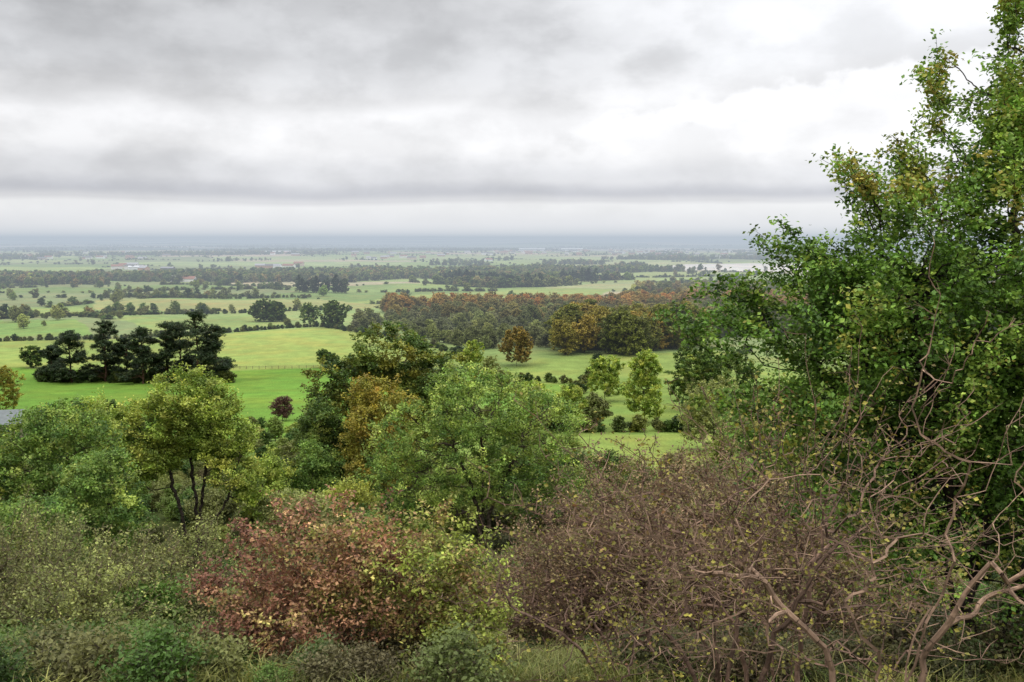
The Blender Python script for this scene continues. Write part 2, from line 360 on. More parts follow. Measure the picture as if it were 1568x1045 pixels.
T('oak_tree',-.205,600,14,14,V_MUL(G_DRK,1.1),55,leaf=.8,n=300,base=.03)
T('field_oak_tree',-.486,396,9,10,G_DRK,56,leaf=.6,n=260,per=20,base=.12)
T('hawthorn_tree',-.190,400,8,6.5,G_DRK,57,leaf=.5,n=240,per=20,base=.05)
T('hawthorn_tree',-.181,402,6,5,G_DRK,58,leaf=.45,n=160,base=.05)
T('hawthorn_tree',-.289,402,5,6,G_DRK,59,leaf=.45,n=160,base=.05)

# pines
PINE=[(30,42,28),(42,56,36),(54,68,42),(68,76,46)]
def pine(h,w,seed):
    rng=np.random.default_rng(seed); L=[]
    for k in range(17):
        t=k/16; zz=h*(.14+.80*t); a=rng.uniform(0,6.28); rr=w*.5*(1-.5*t**1.8)*rng.uniform(.35,.8); s=w*rng.uniform(.18,.27)*(1-.25*t)
        L.append((rr*math.cos(a),rr*math.sin(a),zz,s*1.15,s*1.15,s*.46))
    L.append((0,0,h*.95,w*.18,w*.18,h*.05))
    pts=lobe_pts(L,700,rng,.3)
    return plant([[(0,0,-.5),(.2,0,h*.4),(rng.uniform(-.8,.8),0,h*.93)]],pts,rng,per=16,leaf=.65,sig=.55,pal=PINE,bark=(76,56,44),rtip=.03,maxr=.45,ratio=.38,bf=.6,vmul=.95,up=1)
for b,d,h,w,s in ((-.447,352,19,14,1),(-.466,357,13,10,7),(-.412,356,22.5,14,2),(-.374,350,20.5,14,3),(-.350,356,22,15,4),(-.318,352,26.5,17,5),(-.300,357,20.5,13,6),(-.336,362,21.5,14,8),(-.39,360,16,11,9)):
    put('scots_pine_tree',b,d,pine(h,w,s+60))

# ------------------------------------------------------------ instanced masses
def protos(tag,makers):
    c=bpy.data.collections.new(tag+'_kinds')
    for k,me in enumerate(makers):
        o=bpy.data.objects.new(tag+'_kind_'+'abcdef'[k],me); c.objects.link(o)
    return c
def instancer(name,coll,nk,XY,scale,tint,rng,sz=None,zoff=-.1):
    XY=np.asarray(XY,float); n=len(XY)
    P=np.column_stack([XY,gz(XY[:,0],XY[:,1])+zoff]).astype(np.float32)
    me=bpy.data.meshes.new(name); me.vertices.add(n); me.vertices.foreach_set('co',P.ravel())
    sc=np.stack([scale,scale,scale*(sz if sz is not None else 1)],1)
    a=me.attributes.new('scl','FLOAT_VECTOR','POINT'); a.data.foreach_set('vector',sc.astype(np.float32).ravel())
    a=me.attributes.new('rotv','FLOAT_VECTOR','POINT'); rv=np.zeros((n,3),np.float32); rv[:,2]=rng.uniform(0,6.28,n); a.data.foreach_set('vector',rv.ravel())
    a=me.attributes.new('kind','INT','POINT'); a.data.foreach_set('value',rng.integers(0,nk,n).astype(np.int32))
    a=me.attributes.new('tint','FLOAT_COLOR','POINT'); tt=np.ones((n,4),np.float32); tt[:,:3]=tint; a.data.foreach_set('color',tt.ravel())
    o=add_obj(name,me)
    g=bpy.data.node_groups.new(name+'_scatter','GeometryNodeTree')
    g.interface.new_socket('Geometry',in_out='INPUT',socket_type='NodeSocketGeometry'); g.interface.new_socket('Geometry',in_out='OUTPUT',socket_type='NodeSocketGeometry')
    N=g.nodes; L=g.links; gi=N.new('NodeGroupInput'); go=N.new('NodeGroupOutput')
    ip=N.new('GeometryNodeInstanceOnPoints'); ci=N.new('GeometryNodeCollectionInfo'); ci.inputs['Collection'].default_value=coll
    ci.inputs['Separate Children'].default_value=True; ci.inputs['Reset Children'].default_value=True
    def na(nm,t):
        q=N.new('GeometryNodeInputNamedAttribute'); q.data_type=t; q.inputs[0].default_value=nm; return q.outputs[0]
    L.new(gi.outputs[0],ip.inputs['Points']); L.new(ci.outputs[0],ip.inputs['Instance']); ip.inputs['Pick Instance'].default_value=True
    L.new(na('kind','INT'),ip.inputs['Instance Index']); L.new(na('rotv','FLOAT_VECTOR'),ip.inputs['Rotation']); L.new(na('scl','FLOAT_VECTOR'),ip.inputs['Scale'])
    L.new(ip.outputs[0],go.inputs[0])
    md=o.modifiers.new('scatter','NODES'); md.node_group=g
    return o
MI=[M_BARK,M_LEAFI]
WH=[(200,200,200),(225,225,225),(245,245,245),(255,255,255)]
c_mid=protos('woodland_tree',[broadleaf(12,11,s,WH,n=240,per=9,leaf=.85,sig=.6,mats=MI,base=.04,rtip=.03,clump=.2) for s in (71,72,73,74)])
c_far=protos('far_tree',[broadleaf(12,12,s,WH,n=50,per=7,leaf=1.9,sig=1.2,mats=MI,base=.02,rtip=.08) for s in (81,82,83)])
c_con=protos('far_conifer',[broadleaf(14,7,s,WH,n=60,per=8,leaf=1.4,sig=.8,mats=MI,base=.02,rtip=.08) for s in (84,85)])
c_bush=protos('thicket_bush',[broadleaf(4,5,s,WH,n=300,per=11,leaf=.22,sig=.26,mats=MI,base=.02,rtip=.01,nl=9,twig=300,clump=.2) for s in (91,92,93)])
c_hedge=protos('hedge_bush',[broadleaf(3,3.6,s,WH,n=100,per=9,leaf=.4,sig=.35,mats=MI,base=.0,rtip=.02,nl=6) for s in (94,95)])
def tints(pal,n,rng,k=1.0,noise=.12):
    pl=np.array([lin(c) for c in pal]); t=rng.random(n); xs=np.linspace(0,1,len(pl))
    c=np.stack([np.interp(t,xs,pl[:,q]) for q in range(3)],1)
    return np.clip(c*k*np.exp(noise*rng.normal(size=(n,1))),0,1)
def fill(poly,sp,rng):
    W=np.array([(b*d,d) for b,d in poly]); lo_=W.min(0); hi=W.max(0); n=int(np.prod(hi-lo_)/sp**2)
    q=rng.uniform(lo_,hi,(n,2)); m=pip(q[:,0],q[:,1],[tuple(w) for w in W]); return q[m]
def line(pts,sp,rng,jit=1.0):
    out=[]
    for (b0,d0),(b1,d1) in zip(pts[:-1],pts[1:]):
        a=np.array([b0*d0,d0]); b=np.array([b1*d1,d1]); n=max(1,int(np.linalg.norm(b-a)/sp)); out.append(a+(b-a)*np.linspace(0,1,n,endpoint=False)[:,None])
    o=np.concatenate(out); return o+rng.normal(size=o.shape)*jit
rw=np.random.default_rng(77)
def mass(name,coll,nk,XY,s0,s1,pal,k=1.0,sz=None,zoff=-.1,noise=.12):
    n=len(XY); return instancer(name,coll,nk,XY,s0+(s1-s0)*rw.random(n)**1.5,tints(pal,n,rw,k,noise),rw,sz,zoff)
mass('oak_woodland',c_mid,4,fill([(.045,442),(.11,436),(.175,450),(.20,520),(.06,520)],8,rw),1.3,1.8,OAK+[(88,100,40)],1.15)
mass('mixed_woodland',c_mid,4,fill([(-.13,640),(.0,590),(.10,540),(.27,520),(.6,560),(.6,680),(.2,690),(.0,680)],10.5,rw),.7,1.1,[(126,112,62),(106,112,60),(100,108,60),(138,122,66),(104,104,66),(120,124,72)],1.2,noise=.22)
mass('beech_woodland',c_mid,4,fill([(-.13,690),(.0,680),(.2,700),(.6,690),(.6,800),(.2,820),(.05,750),(-.13,730)],10,rw),.9,1.2,[(162,116,60),(150,118,62),(122,112,62),(158,128,66),(112,112,60),(166,118,60)],1.25,noise=.18)
mass('willow_scrub',c_mid,4,fill([(-.16,575),(-.15,650),(0,640),(.06,480),(-.02,462),(-.055,475),(-.10,520)],8.5,rw),.45,.85,GREY+G_OLV,1.25,noise=.22)
mass('valley_woodland',c_mid,4,fill([(.10,830),(.6,800),(.6,1200),(.13,1050)],15,rw),.6,1.0,G_OLV+[(136,112,70),(104,108,62),(146,120,70)],1.2,noise=.22)
hp=[line([(-.9,490),(-.50,510),(-.42,520),(-.30,548),(-.20,590),(-.185,590)],2.0,rw,.6),line([(-.185,585),(-.12,522),(-.06,458),(-.03,422)],2.5,rw,1.2),
    line([(-.235,702),(-.225,600)],2.5,rw,.8),line([(-.42,700),(-.2,725),(-.16,730)],2.5,rw,1),line([(-.42,885),(-.2,905)],2.5,rw,1),
    line([(-.9,655),(-.43,660),(-.37,690)],2.6,rw,1),line([(-.03,368),(.06,356),(.1,350)],3,rw,1),line([(.03,218),(.21,216)],2.2,rw,.8),
    line([(.055,290),(.09,420)],3,rw,1),line([(.19,365),(.24,470)],3,rw,1)]
hp=np.concatenate(hp); mass('field_hedgerow',c_hedge,2,hp,.6,1.3,G_DRK+[(90,92,50)],1.0,noise=.2)
mass('pine_undergrowth',c_hedge,2,fill([(-.485,352),(-.285,350),(-.285,366),(-.485,368)],2.6,rw),.8,1.4,G_DRK,.65)
q=fill([(-.9,560),(-.39,560),(-.39,1200),(-.9,1200)],24,rw); q=q[snoise(q,170,12,3)>.6]
q=np.concatenate([q,line([(-.42,885),(-.2,905)],12,rw,5),line([(-.9,655),(-.43,660)],15,rw,6),line([(-.42,715),(-.17,730)],17,rw,5),fill([(-.43,700),(-.3,710),(-.3,730),(-.43,720)],12,rw),
   fill([(-.02,300),(.20,290),(.22,350),(-.02,350)],24,rw),line([(.03,222),(.21,218)],7,rw,2),line([(-.04,372),(.0,366)],8,rw,3)])
mass('meadow_trees',c_mid,4,q,.25,.9,G_MID+G_OLV,1.2,noise=.22)
mass('meadow_edge_bushes',c_mid,4,line([(-.55,226),(-.16,220)],5,rw,3),.18,.42,G_MID+G_OLV+[(110,84,60)],1.0,noise=.2)
n=700000; dd=np.exp(rw.uniform(math.log(640),math.log(7500),n)); bb=rw.uniform(-.72,.72,n); x=bb*dd; y=dd
f1,f2,i1=vor2(x,y); gap=f2-f1
open_=np.zeros(n,bool)
for _,poly in FIELDS: open_|=pip(bb,dd,poly)
cl=snoise(np.stack([x,y],1),330,4,3)
hed=(gap<2.0+dd*.0018)&~open_&(dd<4400)&((bb<-.12)|(dd>880))
hed&=rw.random(n)<np.clip(dd/1500,.1,1)*np.clip(1800/dd,.25,1)*(.1+.9*(cl>-.4))
st_=np.stack([x/2.6,y],1); wn=snoise(st_,620,41,4)
wood=(wn>1.35-.75*np.exp(-((dd-1250)/300)**2)-.45*np.exp(-((dd-2500)/600)**2)-.3*np.exp(-((dd-5000)/900)**2))&~open_&(dd>950)&(rw.random(n)<np.clip(dd/1500,.1,1)*.26)
wood&=~((bb<-.2)&(dd<1150))
trees=(cl>1.1)&~open_&((bb<-.12)|(dd>900))&(rw.random(n)<.008*np.clip(dd/1200,.2,2))|(hed&(rw.random(n)<.07))
HP=G_DRK+[(84,96,52),(110,108,62),(96,104,60)]
mass('distant_hedgerows',c_far,3,np.stack([x[hed],y[hed]],1),.28,.65,HP,1.25,sz=.5,noise=.22)
mass('distant_trees',c_far,3,np.stack([x[trees],y[trees]],1),.3,.8,HP+[(130,110,60)],1.3,noise=.25)
mass('distant_woodland',c_far,3,np.stack([x[wood],y[wood]],1),.45,1.0,G_DRK+[(70,86,46),(122,104,62),(88,98,62),(112,114,66)],1.3,noise=.22)
cn=np.concatenate([fill([(-.215,960),(-.165,950),(-.165,985),(-.215,985)],9,rw),fill([(-.075,1190),(.03,1080),(.03,1120),(-.07,1240)],9,rw),fill([(.05,1240),(.09,1230),(.09,1260),(.05,1270)],9,rw)])
mass('conifer_plantation',c_con,2,cn,.7,1.3,PINE,1.3,noise=.2)

# ------------------------------------------------------------ hillside scrub
def keepout(q):
    b=q[:,0]/q[:,1]; d=q[:,1]
    return ~((d<26)|((d<36)&(b>-.06)&(b<.12)))
q=fill([(-.95,26),(.95,26),(.8,60),(-.8,60)],3.0,rw); q=q[keepout(q)]
t=tints(G_OLV+G_MID+[(104,88,60),(84,96,44)],len(q),rw,.95,.28)
instancer('hillside_scrub',c_bush,3,q,.25+.4*rw.random(len(q)),t,rw)
q=fill([(-.8,60),(.8,60),(.7,150),(-.7,150)],5.0,rw)
bq=q[:,0]/q[:,1]; nearm=(bq>-.4)&(bq<-.23)&(q[:,1]<92); s=rw.uniform(.6,1.25,len(q)); s[nearm]*=.4; s[(np.abs(bq+.03)<.1)&(q[:,1]<82)]*=.5
instancer('hillside_thicket',c_bush,3,q,s,tints(G_MID+G_OLV+[(92,84,54)],len(q),rw,.95,.25),rw)
q=np.concatenate([fill([(-.62,150),(-.12,150),(-.14,205),(-.62,205)],8,rw),fill([(.0,140),(.05,150),(.03,250),(-.05,250)],9,rw),fill([(.2,150),(.7,140),(.7,260),(.23,260)],10,rw)])
mass('valley_thicket',c_mid,4,q,.25,.48,G_MID+G_OLV,1.1,noise=.22)

# grass
def tuft(seed,nb=45,h=.34):
    r=np.random.default_rng(seed)
    p=r.normal(size=(nb,2))*.15; lean=r.normal(size=(nb,2))*.55; hh=h*r.uniform(.4,1.2,nb); a=r.uniform(0,6.28,nb); w=.007
    u=np.stack([np.cos(a)*w,np.sin(a)*w,0*a],1); B=np.stack([p[:,0],p[:,1],0*a-.02],1); Mi=B+np.stack([lean[:,0]*hh*.35,lean[:,1]*hh*.35,hh*.6],1); Tp=B+np.stack([lean[:,0]*hh,lean[:,1]*hh,hh*.85],1)
    V=np.concatenate([np.stack([B-u,B+u,Mi+u*.8,Mi-u*.8],1),np.stack([Mi-u*.8,Mi+u*.8,Tp+u*.15,Tp-u*.15],1)]).reshape(-1,3)
    c=np.repeat(np.exp(.25*r.normal(size=2*nb))*.85,4)[:,None]*np.ones(3)
    return make_mesh('tuft',V,np.arange(len(V)).reshape(-1,4),c,mats=[M_LEAFI])
c_gr=protos('grass_tuft',[tuft(1),tuft(2,55,.2),tuft(3,36,.34)])
q=np.concatenate([fill([(-.9,10),(.9,10),(.8,34),(-.8,34)],.5,rw),fill([(-.06,11),(.16,11),(.14,36),(-.06,36)],.23,rw),fill([(-.5,11),(.6,11),(.6,16),(-.5,16)],.3,rw)])
pn=snoise(q,3,3); tt=tints([(96,112,48),(122,128,60),(136,130,76),(100,104,54)],len(q),rw,.8,.25)*np.exp(.2*pn)[:,None]
instancer('rough_grass',c_gr,3,q,rw.uniform(.4,.95,len(q))*(1+.3*pn).clip(.4,2),tt,rw,zoff=0)
c_br=protos('bramble',[broadleaf(.8,1.5,s,WH,n=110,per=6,leaf=.08,sig=.13,mats=MI,base=0,rtip=.004,nl=6,twig=150,clump=.25) for s in (96,97)])
q=np.concatenate([fill([(-.9,12),(.9,12),(.8,42),(-.8,42)],1.3,rw),fill([(-.9,11.0),(-.02,11.0),(-.06,24),(-.8,24)],.72,rw),fill([(.10,11.5),(.8,11.5),(.8,18),(.12,18)],.85,rw)]); bq=q[:,0]/q[:,1]; q=q[~((bq>-.02)&(bq<.11)&(rw.random(len(q))<.8))]
bq=q[:,0]/q[:,1]; tt=tints([(70,88,42),(88,94,52),(98,88,58),(108,104,70)],len(q),rw,.9,.28); g=bq<-.22; tt[g]=tints([(70,98,40),(90,114,50),(102,108,58),(104,96,62)],g.sum(),rw,.95,.28)
instancer('bramble_undergrowth',c_br,2,q,.3+.7*rw.random(len(q))**1.5,tt,rw,zoff=0)

# ------------------------------------------------------------ foreground plants
def shrub(name,b,d,lobes,ns,n,seed,spread=.5,rot=0,shoots=0,sl=.8,upb=.5,zk=1.0,**kw):
    rng=np.random.default_rng(seed); lobes=[(l[0],l[1],l[2]*zk,l[3],l[4],l[5]*zk) for l in lobes]
    pts=lobe_pts(lobes,n,rng,.25,.2); pts=pts[pts[:,2]>.15]
    if shoots: pts=add_shoots(pts,shoots,sl,rng,0,upb)
    zt=max(l[2] for l in lobes); stems=[]
    for k in range(ns):
        a=rng.uniform(0,6.28); r0=rng.uniform(.02,.3)*spread; L=lobes[k%len(lobes)]
        e=np.array([L[0]*.75+rng.normal()*.15,L[1]*.75+rng.normal()*.15,L[2]*rng.uniform(.75,1.05)])
        s=np.array([math.cos(a)*r0+L[0]*.15,math.sin(a)*r0+L[1]*.15,-.15]); m=(s+e)/2+np.array([-.12*e[0],-.12*e[1],.1*zt])
        stems.append([tuple(s),tuple(m),tuple(e)])
    return put(name,b,d,plant(stems,pts,rng,**kw),0,rot)
RB=[(104,72,56),(124,90,68),(136,106,76),(130,120,68),(116,124,58),(126,136,60)]
lo=[(-1.25,0,1.1,.85,.8,.85),(-.45,0,1.9,.8,.8,.8),(.2,.1,2.1,.75,.7,.7),(.95,0,1.75,.75,.7,.85),(1.55,0,1.2,.6,.6,.75),(-1.75,0,.55,.5,.5,.45),(0,0,1.1,1.3,.9,.8),(1.4,-.2,.6,.7,.6,.5)]
shrub('dogwood_bush',-.165,14.0,lo,26,1500,101,per=7,leaf=.066,sig=.10,pal=RB,bark=(92,72,58),rtip=.004,maxr=.028,cs=1.0,bf=.2,twig=2000,bias=lambda C:.22*C[:,0]-.06,thinK=8,shoots=110,sl=.6,spread=1.8,clump=.28,zk=.88,vmul=1.08)
gl=[(0,0,2.0,1.5,1.4,1.5),(-1.3,0,1.4,1.2,1.1,1.2),(1.2,0,1.5,1.2,1.1,1.2),(.2,0,3.0,.9,.9,.8)]
OLT=[(84,86,50),(104,108,60),(120,118,70),(116,126,60)]
for k,(b,d,s) in enumerate(((-.475,34,1.0),(-.40,36,.8),(-.33,37,1.05),(-.545,31,1),(-.27,38,.8),(-.50,40,1.2),(-.24,32,.55),(-.37,28,.55),(-.44,26,.5))):
    lo=[tuple(v*s for v in l) for l in gl]
    shrub('blackthorn_shrub',b,d,lo,12,650,110+k,per=4,leaf=.10,sig=.18,pal=OLT if k%2 else G_OLV,bark=(96,84,66),rtip=.009,maxr=.05,cs=1.5,bf=.2,twig=1000,thinK=10,shoots=110,sl=1.5,upb=1.0,clump=.3,vmul=.82,spread=1.5)
PB=[(88,66,54),(106,84,66),(118,102,70),(110,110,62)]
for k,(b,d,s) in enumerate(((.075,27,1.0),(.13,25,1.2),(.18,27,1.45),(.235,24,1.25),(.10,32,1.2),(.15,34,1.5),(.03,30,.7),(.29,22,1.1))):
    lo=[tuple(v*s for v in l) for l in gl]
    shrub('spindle_shrub',b,d,lo,12,650,130+k,per=5,leaf=.085,sig=.16,pal=PB if k not in (4,) else PB[1:]+[(116,120,60)],bark=(94,74,64),rtip=.0085,maxr=.05,cs=1.5,bf=.2,twig=1000,thinK=10,shoots=110,sl=1.4,upb=.8,clump=.3,vmul=.9,spread=1.5)
# big hawthorn tree on the right
rr=np.random.default_rng(200)
tb=6.4
lo=[(.15,0,tb+2.3,.5,.5,1.2),(-.2,0,tb+1.2,1.0,1.0,.9),(.7,.2,tb+1.4,.8,.8,1.0),(-1.0,0,tb+.1,1.5,1.4,.85),(.6,0,tb+.2,1.6,1.5,1.2),(-2.1,0,tb-1.1,1.5,1.5,.95),(-.5,0,tb-1.2,2.1,1.9,1.3),(1.4,0,tb-1.4,1.9,1.8,1.5),
    (-1.6,.2,tb-2.4,1.9,1.5,1.1),(.2,0,tb-2.8,2.0,1.8,1.2),(1.9,0,tb-3.4,1.7,1.6,1.3),(-1.3,.2,tb-3.6,1.7,1.4,1.1),(.7,.2,tb-4.4,1.4,1.2,1.0),(-1.1,.4,tb-1.0,1.6,1.4,1.2),(-.3,.4,tb-2.2,1.8,1.4,1.4),(.4,.5,tb-3.6,1.6,1.2,1.2),(-.9,.2,tb-4.7,1.0,1.0,.7),(1.4,.2,tb-5.0,1.1,1.0,.7)]
pts=lobe_pts(lo,3800,rr,.35,.26)
pts=add_shoots(pts,170,.95,rr,tb-3,.5,6,(.2,0,tb-1.5))
st=[[(0,0,-.4),(-.1,0,1.2),(.1,.1,2.6),(.1,0,4.6),(.3,0,6.6),(.15,0,8.4)],[(-.35,.1,-.4),(-.45,.1,1.5),(-1.0,.1,3.0),(-1.8,0,4.6)],[(.3,.1,-.4),(.6,.1,1.6),(1.3,.1,3.4),(1.5,.1,5.0)],[(-.1,0,1.5),(-.9,-.2,3.4),(-1.1,0,5.6)]]
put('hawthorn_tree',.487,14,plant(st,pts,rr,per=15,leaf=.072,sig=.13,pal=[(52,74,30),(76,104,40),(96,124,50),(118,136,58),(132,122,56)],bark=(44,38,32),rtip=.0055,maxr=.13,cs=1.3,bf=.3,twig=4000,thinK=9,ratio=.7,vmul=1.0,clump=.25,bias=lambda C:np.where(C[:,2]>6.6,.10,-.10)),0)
YL=[(88,86,42),(104,102,46),(120,114,50),(134,126,56),(106,84,54)]
lo=[(-.5,0,1.5,.6,.5,.6),(.1,0,1.8,.6,.5,.55),(.5,0,1.3,.6,.5,.6),(-.8,0,.9,.5,.5,.5),(-.1,0,1.0,.8,.6,.6),(.9,0,1.8,.5,.5,.5),(1.1,0,1.1,.6,.5,.6)]
HB=dict(jit=.04,ratio=.75,bf=.12)
shrub('hawthorn_bush',.225,8.2,lo,6,440,140,per=3,leaf=.042,sig=.08,pal=YL,bark=(88,70,58),rtip=.0034,maxr=.026,cs=.6,twig=900,thinK=6,keep=.42,shoots=80,sl=.8,upb=.3,zk=1.08,vmul=.8,clump=.25,**HB)
lo=[(-.7,0,1.5,.8,.5,.5),(.0,0,1.8,.6,.5,.6),(.7,0,1.5,.7,.5,.6),(-1.3,0,1.2,.7,.5,.35),(.2,0,1.1,.9,.6,.5),(.9,0,2.0,.5,.5,.4)]
shrub('bare_hawthorn_bush',.405,6.8,lo,5,280,141,per=1,leaf=.036,sig=.08,pal=YL[:3]+[(124,84,60)],bark=(122,100,82),rtip=.0032,maxr=.03,cs=.8,twig=800,thinK=5,keep=.3,shoots=110,sl=.9,upb=.35,zk=1.12,vmul=.8,**HB)
lo=[(-.6,0,1.4,.9,.6,.5),(.5,0,1.5,.8,.6,.6),(-1.6,0,1.5,.7,.4,.3),(-.2,0,.8,.8,.6,.5)]
shrub('bare_hawthorn_bush',.29,9.5,lo,5,280,142,per=2,leaf=.042,sig=.09,pal=YL,bark=(108,86,72),rtip=.0036,maxr=.03,cs=.8,twig=800,thinK=5,keep=.35,shoots=110,sl=1.3,upb=.3,zk=1.3,vmul=.8,**HB)
shrub('bare_hawthorn_bush',.12,12.0,lo,5,240,143,per=1,leaf=.042,sig=.09,pal=YL,bark=(100,80,68),rtip=.0036,maxr=.03,cs=.8,twig=500,thinK=5,keep=.4,shoots=60,sl=1.0,upb=.3,zk=.75,vmul=.8,**HB)

# ------------------------------------------------------------ buildings, fence
def gable(x,y,z,L,W,H,rh,rot,wall,roof):
    v=np.array([(-L,-W,0),(L,-W,0),(L,W,0),(-L,W,0),(-L,-W,H),(L,-W,H),(L,W,H),(-L,W,H)],float)*[.5,.5,1]
    f=[(0,1,5,4),(1,2,6,5),(2,3,7,6),(3,0,4,7)]
    e=1.04
    rv=np.array([(-L*e,-W*1.12,H-.2),(L*e,-W*1.12,H-.2),(L*e,0,H+rh+.1),(-L*e,0,H+rh+.1),(-L*e,W*1.12,H-.2),(L*e,W*1.12,H-.2)],float)*[.5,.5,1]
    g=np.array([(-L,-W,H),(-L,W,H),(-L,0,H+rh),(-L,0,H+rh),(L,-W,H),(L,W,H),(L,0,H+rh),(L,0,H+rh)],float)*[.5,.5,1]
    V=np.concatenate([v,rv,g]); Fq=f+[(8,9,10,11),(11,10,13,12),(14,15,16,17),(18,19,20,21)]
    C=np.concatenate([np.tile(wall,(8,1)),np.tile(roof,(6,1)),np.tile(wall,(8,1))])
    c,s=math.cos(rot),math.sin(rot); V=V@np.array([[c,s,0],[-s,c,0],[0,0,1]])+[x,y,z]
    return V,np.array(Fq),C
def village(name,spots):
    Vs=[];Fs=[];Cs=[];o=0
    for (b,d,L,W,H,rh,rot,wl,rf) in spots:
        x,y,z=at(b,d); v,f,c=gable(x,y,z-.3,L,W,H,rh,rot,lin(wl,.8),lin(rf,.7)); Vs.append(v);Fs.append(f+o);Cs.append(c);o+=len(v)
    add_obj(name,make_mesh(name,np.concatenate(Vs),np.concatenate(Fs),np.concatenate(Cs),mats=[M_BUILD]))
sp=[]
rv_=np.random.default_rng(9)
for cb,cd,nn,sprd in ((-.38,1750,7,.02),(-.22,1900,6,.02),(-.1,2600,12,.05),(.05,3300,36,.1),(.15,3900,40,.09),(-.3,3200,20,.09),(.25,2700,18,.05),(-.45,2600,10,.05),(-.35,1250,3,.03)):
    for k in range(nn):
        sp.append((cb+rv_.normal()*sprd,cd*(1+rv_.normal()*.04),rv_.uniform(10,24),rv_.uniform(8,11),rv_.uniform(4,6.5),3,rv_.uniform(-.5,.5),((235,232,225),(190,150,125),(245,245,245),(210,190,170))[k%4],((150,110,95),(120,118,118),(170,170,172))[k%3]))
village('distant_village',sp)
village('distant_warehouses',[(-.235,3300,90,30,9,2,.1,(250,250,250),(225,228,230)),(.02,4300,110,30,10,2,0,(250,250,250),(235,238,240)),(.06,4350,90,30,9,2,0,(250,250,250),(235,238,240)),(-.375,1720,30,12,5,2,.2,(240,240,240),(220,222,224)),(-.345,1700,22,10,5,2,-.1,(90,80,74),(150,150,152))])
e=bpy.data.objects.new('farm_barn',None); COL.objects.link(e); bx,by,bz=at(-.53,212); e.location=(bx,by,bz)
def part(nm,V,F,c): 
    add_obj(nm,make_mesh(nm,V,F,np.tile(lin(c,.8),(len(V),1)),mats=[M_BUILD]),parent=e)
v,f,c=gable(0,0,-.5,13,8,4.0,2.2,.25,lin((150,140,120),.8),lin((150,158,160),.8))
part('walls',np.concatenate([v[:8],v[14:]]),np.concatenate([f[:4],f[6:]-6]),(128,118,100)); part('roof',v[8:14],f[4:6]-8,(118,124,124))
cR,sR=math.cos(.25),math.sin(.25)
def panel(nm,x0,x1,z0,z1,c):
    V=np.array([(x0,-4.03,z0),(x1,-4.03,z0),(x1,-4.03,z1),(x0,-4.03,z1)],float)@np.array([[cR,sR,0],[-sR,cR,0],[0,0,1]]); part(nm,V,np.array([[0,1,2,3]]),c)
panel('door',-1.6,1.6,0,3.0,(70,60,50)); panel('window_left',-5,-3.6,1.4,2.5,(40,46,50)); panel('window_right',3.6,5,1.4,2.5,(40,46,50))
fp=line([(-.295,398),(-.23,397),(-.165,399),(-.12,393)],2.6,rw,0); fz=gz(fp[:,0],fp[:,1])
P0=np.column_stack([fp,fz-.2]);P1=np.column_stack([fp,fz+1.35]); v1,f1_=tubes(P0,P1,np.full(len(fp),.09),np.full(len(fp),.08),4)
Vs=[v1];Fs=[f1_];o_=len(v1)
for hgt in (.5,.9,1.2):
    q=np.column_stack([fp,fz+hgt]); v2,f2_=tubes(q[:-1],q[1:],np.full(len(q)-1,.04),np.full(len(q)-1,.04),4); Vs.append(v2);Fs.append(f2_+o_);o_+=len(v2)
Vs=np.concatenate(Vs); add_obj('wooden_field_fence',make_mesh('fence',Vs,np.concatenate(Fs),np.tile(lin((120,108,88),.8),(len(Vs),1)),mats=[M_BARK]))

# ------------------------------------------------------------ haze
m,N,L=new_mat('haze_air'); SG=1/2700
ab=N.new('ShaderNodeVolumeAbsorption'); ab.inputs['Color'].default_value=(0,0,0,1); ab.inputs['Density'].default_value=SG
em=N.new('ShaderNodeEmission'); hc=lin((187,198,210)); em.inputs['Color'].default_value=(*hc,1); em.inputs['Strength'].default_value=SG
ad=N.new('ShaderNodeAddShader'); o=N.new('ShaderNodeOutputMaterial'); L.new(ab.outputs[0],ad.inputs[0]); L.new(em.outputs[0],ad.inputs[1]); L.new(ad.outputs[0],o.inputs['Volume'])
x0,x1,y0,y1,z0,z1=-30000,30000,380,39500,-400,14
V=[(x0,y0,z0),(x1,y0,z0),(x1,y1,z0),(x0,y1,z0),(x0,y0,z1),(x1,y0,z1),(x1,y1,z1),(x0,y1,z1)]
add_obj('atmospheric_haze',make_mesh('haze',V,[(3,2,1,0),(4,5,6,7),(0,1,5,4),(1,2,6,5),(2,3,7,6),(3,0,4,7)],mats=[m]))

# ------------------------------------------------------------ sky
SUN_EL,SUN_AZ=48,-120
w=bpy.data.worlds.new('World'); scene.world=w; w.use_nodes=True; N=w.node_tree.nodes; L=w.node_tree.links; N.clear()
def M(op,a,b=None,c=None):
    n=N.new('ShaderNodeMath'); n.operation=op
    for k,v in enumerate((a,b,c)):
        if v is None: continue
        if isinstance(v,(int,float)): n.inputs[k].default_value=v
        else: L.new(v,n.inputs[k])
    return n.outputs[0]
def SS(v,a,b,c,d):
    mr=N.new('ShaderNodeMapRange'); mr.interpolation_type='SMOOTHSTEP'
    for k,q in enumerate((a,b,c,d)): mr.inputs[k+1].default_value=q
    L.new(v,mr.inputs[0]); return mr.outputs[0]
tc=N.new('ShaderNodeTexCoord'); sx=N.new('ShaderNodeSeparateXYZ'); L.new(tc.outputs['Generated'],sx.inputs[0])
hyp=M('SQRT',M('ADD',M('MULTIPLY',sx.outputs[0],sx.outputs[0]),M('MULTIPLY',sx.outputs[1],sx.outputs[1])))
el=M('ARCTAN2',sx.outputs[2],hyp); az=M('ARCTAN2',sx.outputs[0],sx.outputs[1])
